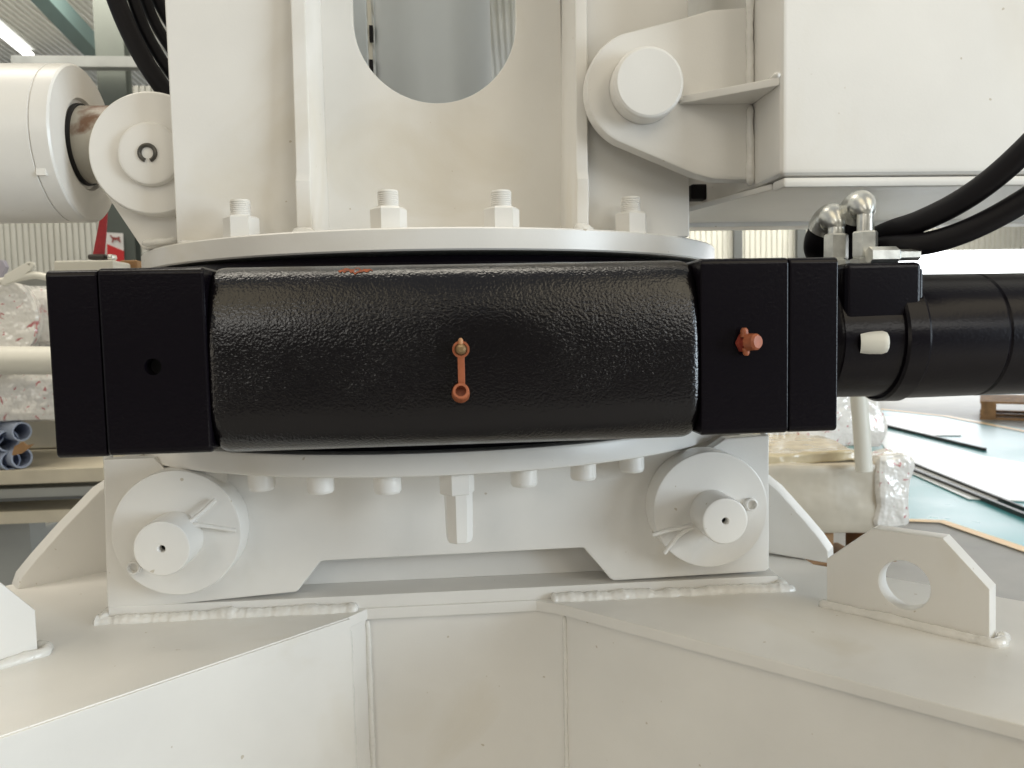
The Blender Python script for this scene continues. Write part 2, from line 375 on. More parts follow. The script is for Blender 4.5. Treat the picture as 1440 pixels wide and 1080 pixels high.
# lifting lugs
def lug(pts, a, b, t, hole=None):
    p0 = WZ(*a, DECK); p1 = WZ(*b, DECK); d = (p1 - p0).normalized(); n = Vector((-d.y, d.x, 0))
    if n.y < 0: n = -n
    f = lambda x, y: (lambda q: ((q - p0).dot(d), q.z - DECK))(WP(x, y, p0, n))
    loops = [[f(*q) for q in pts]]
    if hole:
        h = f(*hole[0]); loops.append(circ(h[0], h[1], hole[1]))
    o = plate('lifting_lug', loops, p0, d, (0, 0, 1), n, t, white, base, .0016)
    return o, p0, p1, d, n
_, p0, p1, d, n = lug([(1162, 852), (1162, 786), (1226, 743), (1326, 757), (1392, 829), (1392, 906)], (1162, 852), (1392, 906), .020, ((1271, 823), .0232))
bead('weld_bead', [p0 - d * .006 - n * .003 + Vector((0, 0, .002)), p1 + d * .004 - n * .003 + Vector((0, 0, .002)), p1 + d * .009 + n * .006 + Vector((0, 0, .003)), p1 + d * .006 + n * .022 + Vector((0, 0, .003))], .0055, base)
_, p0, p1, d, n = lug([(54, 921), (50, 858), (0, 818), (-60, 778), (-170, 800), (-230, 900), (-260, 1018)], (0, 938), (54, 922), .020)
bead('weld_bead', [p1 - d * .20 - n * .003 + Vector((0, 0, .002)), p1 + d * .004 - n * .003 + Vector((0, 0, .002)), p1 + d * .010 + n * .006 + Vector((0, 0, .003)), p1 + d * .006 + n * .022 + Vector((0, 0, .003))], .0060, base)

# ================================================================== the slewing drive
drive = thing('slewing_drive', 'black painted worm slewing drive between two white flanges', 'slewing drive', (0, .69, E_(-.0885)))
BY, BZ, BR = .692, E_(-.0235), .0765
sec = spline([(.775, .0505, 0), (.690, .0508, 0), (.662, .0508, 0), (.646, .0492, 0), (.633, .0428, 0), (.6235, .0290, 0), (.6180, .0105, 0), (.6157, -.0090, 0), (.6152, -.030, 0), (.6152, -.052, 0), (.6164, -.0660, 0), (.6205, -.0785, 0), (.6290, -.0880, 0), (.642, -.0935, 0), (.664, -.0955, 0), (.775, -.0952, 0)], 6)
bm = bmesh.new(); rings = []; sc_ = Vector((.70, -.026, 0))
for x, ins in ((-.1799, .0030), (-.1790, .0022), (-.1776, .0011), (-.1755, .0004), (-.1720, 0), (.1880, 0), (.1920, .0004), (.1942, .0011), (.1957, .0022), (.1968, .0030)):
    rings.append([bm.verts.new(Vector((x, p.x + (ins if p.x < .77 else 0) * max(0, (.70 - p.x) / .085), E_(p.y) - ins * max(-1, min(1, (p.y + .026) / .06))))) for p in sec])
for A, B in zip(rings, rings[1:]):
    for q in range(len(A) - 1): bm.faces.new((A[q], A[q + 1], B[q + 1], B[q]))
for A in (rings[0], rings[-1]): bm.faces.new(A)
finish('worm_barrel', bm_mesh(bm), barrelm, drive, smooth=60)
def barrel_front(z):
    z -= EYE
    for p, q in zip(sec, sec[1:]):
        if (p.y - z) * (q.y - z) <= 0 and p.y != q.y and p.x < .72: return p.x + (q.x - p.x) * (z - p.y) / (q.y - p.y)
    return .6152
def rbox2(x0, x1, z0, z1, r=.008, n=5):
    out = []
    for cx, cz, a in ((x1 - r, z1 - r, 0), (x0 + r, z1 - r, 90), (x0 + r, z0 + r, 180), (x1 - r, z0 + r, 270)): out += arc(cx, cz, r, a, a + 90, n)
    return out
def endblock(name, x0, x1, z0, z1, y0, y1, hole=None, r=.0050):
    # section in (y, z) with rounded long edges, extruded along x
    o = plate(name, [rbox2(y0, y1, E_(z0), E_(z1), r)], (x0, 0, 0), (0, 1, 0), (0, 0, 1), (1, 0, 0), x1 - x0, black, drive, .0018)
    if hole:
        h = lathe('cutter', (hole[0], y0 - .01, hole[1]), (0, 1, 0), [(0, 0), (0, hole[2]), (.06, hole[2]), (.06, 0)], None, n=24)
        md = o.modifiers.new('cut', 'BOOLEAN'); md.object = h; md.operation = 'DIFFERENCE'; md.solver = 'EXACT'
        dg = bpy.context.evaluated_depsgraph_get(); dg.update()
        me = bpy.data.meshes.new_from_object(o.evaluated_get(dg)); o.modifiers.clear(); o.data = me
        me.polygons.foreach_set('use_smooth', [False] * len(me.polygons))
        bpy.data.objects.remove(h)
    return o
hp = WY(215, 516, .615)
blk = endblock('end_block', -.2552, -.1795, -.0905, .0488, .615, .775, (hp.x, hp.z, .0062))
lathe('bore_plug', (hp.x, .628, hp.z), (0, 1, 0), [(0, 0), (0, .0060), (.01, .0060)], dark, blk, n=20)
endblock('end_cover', -.2925, -.2558, -.0912, .0478, .6158, .768, r=.0050)
endblock('end_block', .1966, .2674, -.0900, .0488, .615, .775)
endblock('end_cover', .2680, .3079, -.0898, .0486, .6152, .772)
lathe('gear_ring', (CX, CY, E_(-.1115)), (0, 0, 1), [(0, .30), (0, .372), (.004, .376), (.170, .376), (.176, .372), (.178, .30)], black, drive, n=140)
rp = WY(500, 376, .64)
bm = bmesh.new(); ra, rb = [], []
for k in range(17):
    x = rp.x - .013 + k * .00165; w_ = (.0005 + .0022 * math.sin(PI * k / 16)) * random.uniform(.35, 1.3)
    z = E_(.0455 + random.uniform(-.0009, .0009))
    ra.append(bm.verts.new((x, barrel_front(z + w_) - .0007, z + w_))); rb.append(bm.verts.new((x, barrel_front(z - w_) - .0007, z - w_)))
for k in range(16): bm.faces.new((ra[k], ra[k + 1], rb[k + 1], rb[k]))
finish('rust_patch', bm_mesh(bm), rust, drive)
# grease nipple and its hanging orange dust cap
onbarrel = barrel_front
g = WY(648, 491, .615)
nip = lathe('grease_nipple', (g.x, onbarrel(g.z) + .001, g.z), (0, -1, 0), [(0, .0062), (.004, .0062), (.0045, .0045), (.007, .0042), (.009, .0030), (.012, .0034), (.0135, .002), (.0135, 0)], brass, drive, n=16)
lathe('strap_tip', (g.x, g.y - .004, g.z + .004), (0, -.15, 1), [(0, .0022), (.003, .0020), (.0045, .001), (.0045, 0)], mat('pale_orange', (.50, .25, .12), .5), nip, n=10)
c = WY(648, 553, .611)
lathe('strap_ring', (g.x, g.y - .0035, g.z), (0, -1, 0), [(0, .0048), (0, .0066), (.0018, .0066), (.0018, .0048), (0, .0048)], orange, nip, n=20)
sbm = bmesh.new(); add_box(sbm, (g.x - .0028, g.y - .0052, c.z + .004), (g.x + .0026, g.y - .0034, g.z - .005), .0006); finish('cap_strap', bm_mesh(sbm), orange, nip)
lathe('dust_cap', (c.x, c.y + .004, c.z - .001), (0, -1, .32), [(0, .0052), (.0, .0070), (.010, .0064), (.0108, .0058), (.0108, .0042), (.004, .0040), (.004, 0)], orange, nip, n=24)
g = WY(1047, 482, .615)
np2 = lathe('grease_nipple', (g.x - .001, .6155, g.z), (.35, -1, 0), [(0, .0078), (.003, .0078), (.0035, .0055), (.006, .0055)], mat('dark_orange', (.24, .035, .02), .5), drive, n=6)
lathe('dust_cap', (g.x + .001, .610, g.z + .0005), (.55, -1, .05), [(0, .0062), (.001, .0068), (.008, .0064), (.0098, .0050), (.010, 0)], orange, np2, n=24)
lathe('cap_ear', (g.x - .0015, .611, g.z + .005), (-.1, -.15, 1), [(0, .0034), (.005, .0030), (.0068, .0018), (.0068, 0)], orange, np2, n=12)
lathe('cap_ear', (g.x - .0005, .611, g.z - .004), (.05, -.10, -1), [(0, .0030), (.0045, .0026), (.006, .0014), (.006, 0)], orange, np2, n=12)

# ================================================================== the slewing column
col = thing('slewing_column', 'white box column with a round-ended slot, bolted on the upper flange', 'machine column', (CX, CY, E_(.068)))
ZF = E_(.0885)
RU, CU = .356, 1.076
lathe('column_flange', (CX + .008, CU, E_(.068)), (0, 0, 1), [(0, .15), (0, RU - .0015), (.0015, RU), (.019, RU), (.0205, RU - .0015), (.0205, .15)], white, col, n=160)
XL, XR = WY(248, 330, .83).x, WY(970, 320, .83).x
TOP = E_(.56)
box('corner_plate', (XL, .830, ZF), (-.1435, .845, TOP), white, col, .002)
box('corner_plate', (.1420, .830, ZF), (XR, .845, TOP), white, col, .002)
box('side_plate', (XL + .001, .8455, ZF), (XL + .016, 1.42, TOP), white, col, .0015)
box('side_plate', (XR - .016, .8455, ZF), (XR - .001, .935, TOP), white, col, .0015)
box('side_plate', (XR - .016, 1.33, ZF), (XR - .001, 1.42, TOP), white, col, .0015)
box('side_plate', (XR - .016, .9355, ZF), (XR - .001, 1.3295, ZF + .10), white, col, .0015)
def rib(x0, x1, top_y, lean):
    prof = [(.800, ZF), (.800, ZF + .055), (.806, ZF + .066), (top_y, E_(.34)), (min(.828, top_y + .02), TOP), (.925, TOP), (.925, ZF)]
    o = plate('stiffener_rib', [prof], (x0, 0, 0), (0, 1, 0), (0, 0, 1), (1, 0, 0), x1 - x0, white, col, .002)
    for v in o.data.vertices:
        z = v.co.z + WL[o.name].z - ZF; v.co.x += lean * max(0, z)
    bead('weld_bead', [(x0 - .003, .797, ZF + .003), (x0 + .3 * (x1 - x0), .795, ZF + .005), (x1 + .003, .797, ZF + .003)], .0065, col)
    bead('weld_bead', [(x1 + .001, .80, ZF + .002), (x1 + .001, .91, ZF + .002)], .004, col)
rib(-.1432, -.1285, .815, .0)
rib(.1300, .1423, .821, .022)
mp = WY(495, 0, .915); mq = WY(725, 0, .915); mb = WY(612, 145, .915)
sr = (mq.x - mp.x) / 2; sx_ = (mq.x + mp.x) / 2
slot = [(sx_ - sr, E_(.52))] + arc(sx_, mb.z + sr, sr, 180, 360, 40) + [(sx_ + sr, E_(.52))]
yplate('slotted_plate', [[(-.129, ZF), (.135, ZF), (.135, TOP), (-.129, TOP)], slot], .915, .012, white, col, .0012)
bead('weld_bead', [(XL + .002, .828, ZF + .001), (-.145, .828, ZF + .001)], .0026, col)
bead('weld_bead', [(-.126, .912, ZF + .001), (.122, .912, ZF + .001)], .004, col)
# what the slot shows: the centre tube, a white strip for the bright slit and the back plates
tl_, tr_ = WY(527, 60, 1.12).x, WY(690, 60, 1.12).x
lathe('centre_tube', ((tl_ + tr_) / 2, 1.12, ZF), (0, 0, 1), [(0, (tr_ - tl_) / 2), (.55, (tr_ - tl_) / 2)], inner, col, n=72)
es = WY(521, 50, 1.10)
box('back_plate', (XL + .017, 1.30, ZF), (es.x * 1.30 / 1.10 - .006, 1.312, TOP), inner, col, .001)
box('back_plate', (es.x * 1.30 / 1.10 + .030, 1.30, ZF + .0), (XR - .017, 1.312, ZF + .12), inner, col, .001)
strip = box('bright_slit_strip', (es.x - .0030, 1.100, ZF), (es.x + .0022, 1.104, TOP), plast, col, .0008)  # white strip standing in for a slit of bright background
for py in (47, 95):
    q = WY(522, py, 1.094); box('clip', (q.x - .0025, 1.092, q.z - .010), (q.x + .0025, 1.0995, q.z + .010), rubber, strip, .0005)
# nuts and threaded ends on the flange
def nutmesh():
    bm = bmesh.new(); add_lathe(bm, (0, 0, 0), (0, 0, 1), [(0, .0170), (.002, .0170), (.003, .0168), (.0200, .0168), (.0218, .0145), (.0218, 0)], 6)
    return bm_mesh(bm)
def studmesh():
    bm = bmesh.new(); pr = [(0, .0098)]
    for i in range(7): pr += [(.001 + i * .0018, .0098), (.0019 + i * .0018, .0092)]
    pr += [(.0140, .0098), (.0158, .0088), (.0162, .007), (.0162, 0)]
    add_lathe(bm, (0, 0, 0), (0, 0, 1), pr, 28); return bm_mesh(bm)
nut0 = None
for i, (a, b) in enumerate(((338, 326), (546, 316), (705, 313), (887, 318))):
    # all on one bolt circle: find the depth where the sight line meets radius .352
    yy = min((k * .001 for k in range(740, 860)), key=lambda y: abs((Vector((WY(a, b, y).x, y)) - Vector((CX, CY))).length - .352))
    yy = min(yy, .806); p = Vector((WY(a, 290, yy).x, yy, ZF))
    if nut0 is None:
        nut0 = finish('nut', nutmesh(), white, col, p, smooth=20); st0 = finish('stud', studmesh(), white, nut0, p + Vector((0, 0, .0216)))
        nut0.rotation_euler.z = .66
    else:
        nn = dup(nut0, p, col); nn.rotation_euler.z = (.66, .70, .60, .74)[i]; s_ = dup(st0, p + Vector((0, 0, .0216)), nn)
# lug for the hydraulic cylinder on the left of the column
lc = WY(212, 215, .862)
k = .862 / FPX
boss_ = lathe('cylinder_lug', (lc.x, .862, lc.z), (0, 1, 0), [(0, 0), (0, 79 * k), (.001, 80.5 * k), (.004, 82 * k), (.042, 82 * k)], white, col, n=80)
web = px([(140, 250), (150, 275), (200, 350), (290, 350), (290, 150), (212, 150), (170, 170)], .880)
yplate('lug_web', [web], .880, .020, white, boss_, .002)
lathe('pin_cap', (lc.x + .001, .853, lc.z - .002), (0, 1, 0), [(0, 0), (0, 36 * k), (.0012, 40 * k), (.004, 42 * k), (.010, 42 * k)], white, boss_, n=64)
bm = bmesh.new(); add_tube(bm, [Vector((lc.x + .0078 * math.cos(t) * 1.0, .8522, lc.z - .002 + .0078 * math.sin(t))) for t in [math.radians(-70 + 320 * i / 40) for i in range(41)]], .0021, 8)
finish('retaining_ring', bm_mesh(bm), mat('dark_steel', (.10, .095, .085), .4, metal=.7), boss_)
bead('weld_bead', [WY(200, 342, .872), WY(250, 337, .872)], .004, col)

# ================================================================== the boom on the right
boom = thing('boom', 'white box boom pinned to the right side of the column', 'boom', (.60, .90, E_(.13)))
BF = .720; bx = WY(1098, 120, BF).x; bz = WY(1250, 246, BF).z
bm = bmesh.new(); add_box(bm, (bx, BF, bz), (1.7, 1.04, bz + .62), .006, 3); finish('box_section', bm_mesh(bm), white, boom)
box('bottom_strip', (bx + .004, BF + .003, bz - .010), (1.7, BF + .030, bz - .0005), white, boom, .003)
box('bottom_strip', (bx - .02, 1.005, bz - .012), (1.7, 1.045, bz - .0005), white, boom, .003)
zplate('bottom_plate', [(bx + .006, BF + .035), (bx - .005, .80), (bx - .055, 1.00), (1.68, 1.00), (1.68, BF + .035)], bz - .0008, .006, white, boom)
EYr = .785; ec = WY(905, 125, EYr); er = 81 * EYr / FPX
ear = [(ec.x + er * math.cos(math.radians(a)), ec.z + er * math.sin(math.radians(a))) for a in range(112, 246, 5)]
ear += px([(975, 244), (1003, 252), (1030, 253)], EYr) + [(bx - .0004, WY(1050, 253, EYr).z), (bx - .0004, WY(1050, 9, EYr).z)] + px([(1000, 13), (960, 25)], EYr)
yplate('pin_ear', [ear], EYr, .022, white, boom, .003)
yplate('pin_ear', [[(x, z) for x, z in ear]], 1.00, .022, white, boom, .003)
lathe('boom_pin', (ec.x, .762, ec.z), (0, 1, 0), [(0, 0), (0, .0305), (.0012, .0325), (.0035, .0337), (.0225, .0337)], white, boom, n=72)
sz = WY(1098, 107, BF).z
tip = WY(955, 124, EYr)
shelf = zplate('gusset_shelf', [(bx - .0005, BF + .002), (bx - .0005, EYr - .0006), (tip.x, EYr - .0006), (tip.x + .004, EYr - .006)], sz, .0075, white, boom)
bead('weld_bead', [(bx - .004, EYr - .001, bz + .002), (bx - .004, EYr - .001, sz - .010)], .0042, boom, rip=.02)
bead('weld_bead', [(bx - .004, EYr - .001, sz + .004), (bx - .004, EYr - .001, bz + .3)], .0040, boom)
bead('weld_bead', [(tip.x - .002, EYr - .002, sz - .004), (bx - .01, EYr - .002, sz + .001)], .0026, boom)
bead('weld_bead', [(bx - .002, EYr - .01, sz + .001), (bx - .001, BF + .002, sz + .002)], .0040, boom)
q = WY(984, 268, .93); box('rubber_bush', (q.x - .010, .93, q.z - .010), (q.x + .012, .95, q.z + .008), rubber, boom, .003)

# ================================================================== hydraulic cylinder on the left
cyl = thing('hydraulic_cylinder', 'thick white hydraulic cylinder with a rusty rod at the left', 'hydraulic cylinder', (-.8, .93, E_(.13)))
fc = WY(121, 204, .93); cr = 101 * .93 / FPX
lathe('cylinder_barrel', (-1.6, .93, fc.z), (1, 0, 0), [(0, 0), (0, cr), (1.6 + fc.x - .0205, cr), (1.6 + fc.x - .0200, cr * .985), (1.6 + fc.x - .0195, cr * .985)], white, cyl, n=96)
lathe('gland', (fc.x, .93, fc.z), (-1, 0, 0), [(.004, .0430), (.004, .047), (0, .049), (0, cr - .002), (.002, cr), (.0185, cr), (.0192, cr - .001), (.0192, .03)], white, cyl, n=96)
rd_ = lathe('rod', (fc.x - .03, .93, fc.z), (1, 0, 0), [(0, .0410), (.13, .0410)], rusty, cyl, n=56)
lathe('wiper_seal', (fc.x + .0015, .93, fc.z), (-1, 0, 0), [(0, .0412), (0, .0432), (.004, .0436)], dark, cyl, n=56)
q = WY(63, 236, .85); _y = .93 - math.sqrt(cr ** 2 - (q.z - fc.z) ** 2); box('gland_key', (fc.x - .0196, _y - .0004, q.z - .006), (fc.x - .010, _y + .006, q.z + .003), white, cyl, .0003)

# ================================================================== hydraulic motor on the right
mo = thing('hydraulic_motor', 'black hydraulic motor with silver elbow fittings on its port block', 'hydraulic motor', (.42, .70, E_(-.07)))
MZ = E_(-.0175)
lathe('adapter', (.3082, .70, MZ), (1, 0, 0), [(0, .02), (0, .0500), (.012, .0505), (.014, .0500), (.020, .0512), (.0225, .0530), (.060, .0535), (.076, .0535)], black, mo, n=72)
lathe('motor_body', (.383, .70, MZ), (1, 0, 0), [(0, .03), (0, .0560), (.002, .0580), (.018, .0585), (.021, .0560), (.09, .0555), (.092, .0545), (.094, .0555), (.75, .0545)], black, mo, n=72)
b0, b1 = WY(1189, 372, .650), WY(1297, 450, .650)
pb = box('port_block', (b0.x, .650, b1.z), (b1.x, .745, b0.z + .0015), black, mo, .005, 3)
q = WY(1222, 482, .648)
lathe('port_plug', (q.x - .006, .653, q.z), (.95, -.32, .0), [(0, .0098), (.018, .0098), (.0215, .0085), (.0228, .006), (.0228, 0)], plast, mo, n=28)
PT = b0.z + .0015
def fitting(a, b, y, up, name='elbow_fitting'):
    p = WY(a, b, y); x = p.x
    f = lathe(name, (x, y, PT - .001), (0, 0, 1), [(0, .0125), (.006, .0125), (.007, .0100), (.0085, .0100)], zinc, mo, n=6, phase=.2, smooth=20)
    zn = PT + .0065
    lathe('union_nut', (x, y, zn), (0, 0, 1), [(0, .0095), (.001, .0107), (.021, .0107), (.0225, .0095), (.0225, .0085)], zinc, f, n=6, phase=.35, smooth=20)
    zt = zn + .022 + up
    pts = [Vector((x, y, zt - up)), Vector((x, y, zt + .004)), Vector((x, y + .001, zt + .009)), Vector((x, y + .006, zt + .0145)), Vector((x, y + .013, zt + .0150)), Vector((x - .001, y + .020, zt + .0115)), Vector((x - .002, y + .025, zt + .006))]
    tube('elbow', spline(pts, 8), lambda i: .0072 + .0056 * min(1, max(0, (i - 10) / 16)), zinc, f, n=22)
    e = pts[-1]
    tube('hose_tail', spline([pts[-2], e, e + Vector((.000, .010, -.012)), e + Vector((.010, .024, -.022)), e + Vector((.024, .038, -.028))], 6), .0115, rubber, f, n=18)
    return f
fitting(1176, 330, .700, .001); fitting(1217, 320, .680, .009)
q = WY(1232, 350, .668)
lathe('side_union', (q.x - .008, .665, PT + .0068), (1, 0, 0), [(0, 0), (0, .0075), (.024, .0075), (.0255, .0065), (.0255, .0050), (.044, .0048), (.044, 0)], zinc, mo, n=6, phase=.5, smooth=20)
box('lip', (b1.x - .0045, .652, b1.z + .004), (b1.x + .0018, .742, b0.z - .004), black, pb, .002)

# ================================================================== hoses
def hose(pts, y0, y1, r, label, group):
    n_ = len(pts)
    o = tube('hydraulic_hose', spline([WY(a, b, y0 + (y1 - y0) * i / (n_ - 1)) for i, (a, b) in enumerate(pts)], 10), r, rubber, None, n=20)
    return tag(o, label, 'hose', group)
hose([(1222, 338), (1256, 324), (1292, 312), (1342, 288), (1390, 256), (1440, 212), (1500, 150)], .712, .585, .0097, 'upper of two black hoses curving up from the silver fittings', 'hoses to the motor')
hose([(1230, 347), (1258, 346), (1312, 340), (1372, 319), (1440, 282), (1510, 232)], .705, .595, .0097, 'lower of two black hoses curving up from the silver fittings', 'hoses to the motor')
LH = [([(140, -70), (160, -10), (180, 40), (206, 90), (242, 142), (262, 165)], .0105, 'outermost and longest black hose beside the column top left'),
      ([(168, -70), (184, -12), (203, 40), (228, 85), (262, 132)], .0068, 'second black hose in from the outermost, beside the column'),
      ([(187, -70), (201, -12), (221, 38), (252, 85)], .0066, 'middle black hose of five bending behind the column'),
      ([(204, -70), (217, -12), (236, 28), (260, 62)], .0066, 'fourth black hose in, next to the shortest one'),
      ([(219, -70), (231, -12), (250, 18), (268, 40)], .0060, 'innermost black hose with the shortest visible bend at the column')]
for i, (p, r, lb) in enumerate(LH): hose(p, .97 + .012 * i, .99 + .012 * i, r, lb, 'hoses beside the column')

# ================================================================== the shop behind
def quad(name, pts, m, kind='structure'):
    me = bpy.data.meshes.new('mesh'); me.from_pydata([tuple(p) for p in pts], [], [list(range(len(pts)))])
    o = finish(name, me, m, smooth=0)
    if kind: o['kind'] = kind
    return o
quad('floor', [(-14, -6, 0), (14, -6, 0), (14, 26, 0), (-14, 26, 0)], concrete)
FP = [WZ(a, b, .004) for a, b in ((1180, 571), (1330, 584), (1540, 620), (1540, 800), (1440, 772), (1325, 733), (1180, 728))]
quad('painted_floor', FP, tealfloor)
def stripe(pts, wd, m, z=.008):
    P = [WZ(a, b, z) for a, b in pts]
    lo, hi = [], []
    for i, p in enumerate(P):
        t = (P[min(i + 1, len(P) - 1)] - P[max(i - 1, 0)]).normalized(); n = Vector((-t.y, t.x, 0)) * wd / 2
        lo.append(p - n); hi.append(p + n)
    return quad('floor_line', lo + hi[::-1], m)
ol = mat('orange_floor_line', (.78, .52, .22), .4)
stripe([(1180, 728), (1325, 733), (1440, 772), (1540, 806)], .07, ol)
stripe([(1180, 569), (1330, 585), (1440, 606), (1540, 625)], .10, ol)
rail = mat('floor_rail', (.06, .06, .06), .4, metal=.5)
def floor_rail(a, b, wd, h):
    p, q = WZ(*a, 0), WZ(*b, 0); d_ = (q - p).normalized(); n = Vector((-d_.y, d_.x, 0))
    o = plate('floor_rail', [[(0, 0), ((q - p).length, 0), ((q - p).length, h), (0, h)]], p - n * wd / 2, d_, (0, 0, 1), n, wd, rail, None, .002); o['kind'] = 'structure'; return o
floor_rail((1200, 590), (1385, 635), .03, .03)
floor_rail((1225, 640), (1520, 762), .03, .03); floor_rail((1245, 640), (1520, 753), .018, .03)
glarem = mat('glare_white', (.74, .76, .76), .3, vary=.05, vscale=4)  # white colour standing in for glare on the teal floor
def floor_glare(pts, label):
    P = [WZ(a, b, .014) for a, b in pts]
    return tag(zplate('glare_patch', [(p.x, p.y) for p in P], .014, .008, glarem, None, .003), label, 'sheet')
floor_glare([(1228, 601), (1384, 641), (1545, 668), (1545, 708), (1362, 701), (1258, 655)], 'large white patch of floor glare laid as a sheet between the two dark floor rails')
floor_glare([(1232, 583), (1318, 594), (1352, 612), (1310, 612), (1228, 594)], 'small white patch of glare laid as a sheet on the teal floor beyond the first rail')
# walls of ribbed sheet
def ribbed(name, p, q, z0, z1, pitch, depth, m):
    p = Vector((*p, 0)); q = Vector((*q, 0)); d_ = (q - p).normalized(); n = Vector((-d_.y, d_.x, 0)); L_ = (q - p).length
    k = int(L_ / pitch); vs_, fs = [], []
    off = [0, 0, 1, 1]; fr = [0, .45, .55, .9]
    for i in range(k):
        for f_, o_ in zip(fr, off):
            b = p + d_ * ((i + f_) * pitch) + n * (o_ * depth); vs_ += [(b.x, b.y, z0), (b.x, b.y, z1)]
    for i in range(len(vs_) // 2 - 1): fs.append((2 * i, 2 * i + 2, 2 * i + 3, 2 * i + 1))
    me = bpy.data.meshes.new('mesh'); me.from_pydata(vs_, [], fs); o = finish(name, me, m, smooth=0); o['kind'] = 'structure'; return o
WYD = 12.0
ribbed('wall', (-14, WYD), (6.75, WYD), 0, 4.6, .085, .03, wallm)
dz = WY(1440, 337, WYD).z
ribbed('wall', (6.76, WYD), (16, WYD), dz - .15, 4.6, .085, .03, wallm)
ribbed('wall', (14, -7.0), (-14, -7.0), 0, 4.6, .25, .03, mat('blocker_wall_sheet', (.16, .16, .15), .6))  # unseen dark wall added behind the camera to keep black reflections low
dome = quad('sky', [(2, 19, -3), (24, 17, -3), (24, 17, 9), (2, 19, 9)], skym)
# roof sheet with its ribs running away from the camera
vs_, fs = [], []
xs = -13.0; i = 0
while xs < 12:
    for f_, o_ in ((0, 0), (.035, 0), (.045, .03), (.075, .03)): vs_ += [(xs + f_, 1.5, 6.2 + o_), (xs + f_ + 1.2, 14.0, 4.9 + o_)]
    xs += .09
fs = [(2 * i, 2 * i + 2, 2 * i + 3, 2 * i + 1) for i in range(len(vs_) // 2 - 1)]
me = bpy.data.meshes.new('mesh'); me.from_pydata(vs_, [], fs); ro = finish('roof', me, roofm, smooth=0); ro['kind'] = 'structure'
def beam(name, a, b, w_, h_, m, label=None, cat=None, group=None):
    a = Vector(a); b = Vector(b); u, v, ax = frame(b - a); L_ = (b - a).length
    o = plate(name, [[(-w_ / 2, -h_ / 2), (w_ / 2, -h_ / 2), (w_ / 2, h_ / 2), (-w_ / 2, h_ / 2)]], a, u, v, ax, L_, m, None, .003)
    if label: tag(o, label, cat, group)
    return o
beam('roof_girder', WY(40, -30, 9.0), WY(150, 88, 10.6), .20, .20, teal, 'teal roof girder slanting down at the upper left', 'girder')
beam('crane_beam', WY(20, 88, 9.0), WY(260, 90, 9.0),   .13, .11, galv, 'pale crossbeam above the white cylinder', 'beam')
def hbeam(name, a, b, y, wd, label):
    p, q = WY(*a, y), WY(*b, y); q.z = 5.6
    bm = bmesh.new(); add_box(bm, (p.x, y, 0), (p.x + wd, y + .012, q.z)); add_box(bm, (p.x, y + .16, 0), (p.x + wd, y + .172, q.z)); add_box(bm, (p.x + wd / 2 - .006, y + .0125, 0), (p.x + wd / 2 + .006, y + .1595, q.z))
    return tag(finish(name, bm_mesh(bm), greenish, smooth=0), label, 'steel post')
hbeam('steel_post', (160, 520), (165, -60), 9.2, .30, 'tall grey green steel post with the poster, behind the black hoses')
dk = mat('dark_post', (.085, .09, .09), .5)
for a, w_, lb in ((1033, 11, 'left dark post on the ribbed wall under the boom'), (1121, 13, 'right dark post on the ribbed wall, left of the silver fittings')):
    p, q = WY(a, 500, 11.8), WY(a + w_, 280, 11.8)
    bm = bmesh.new(); add_box(bm, (p.x, 11.8, 0), (q.x, 11.82, 4.4)); add_box(bm, (p.x + .03, 11.8205, 0), (q.x - .03, 11.95, 4.4))
    tag(finish('wall_post', bm_mesh(bm), dk, smooth=0), lb, 'post', 'dark posts on the back wall')
# tube light under the roof
a, b = WY(-30, 18, 8.0), WY(42, 78, 9.3)
tl = thing('tube_light', 'lit white tube light under the ribbed roof', 'ceiling light', a)
tube('lamp_tube', [a, b], .045, tubem, tl, n=12); beam_ = beam('lamp_tray', a + Vector((0, 0, .07)), b + Vector((0, 0, .07)), .12, .03, galv); beam_.parent = tl; beam_.location = beam_.location - WL[tl.name]
# skylight seen above the boom ear
q = WY(985, 3, 12.5); quad('skylight', [WY(930, -20, 11.5), WY(1075, -22, 11.5), WY(1075, 6, 11.5), WY(930, 14, 11.5)], skym)
po = thing('poster', 'small white and red poster with a running horse sketch', 'poster', WY(162, 362, 9.185))
P5 = lambda a, b, y=9.185: WY(a, b, y)
def flat(name, pts, m, y, parent):
    return yplate(name, [[(p.x, p.z) for p in (P5(a, b, y) for a, b in pts)]], y, .003, m, parent, .0003)
flat('sheet', [(149, 327), (173, 328), (175, 372), (150, 372)], paper, 9.185, po)
flat('red_corner', [(150.4, 343), (174.3, 353), (174.6, 371), (150.6, 371)], redp, 9.178, po)
hm = mat('poster_ink', (.30, .06, .05), .6)
flat('horse_sketch', [(154, 331), (156, 330.5), (158, 333), (164, 334), (168, 332.5), (168.5, 337), (170, 341), (168, 340.6), (165.6, 337.5), (160, 337.6), (158.5, 341.5), (157, 341.2), (158, 336.5), (156, 333.5)], hm, 9.178, po)
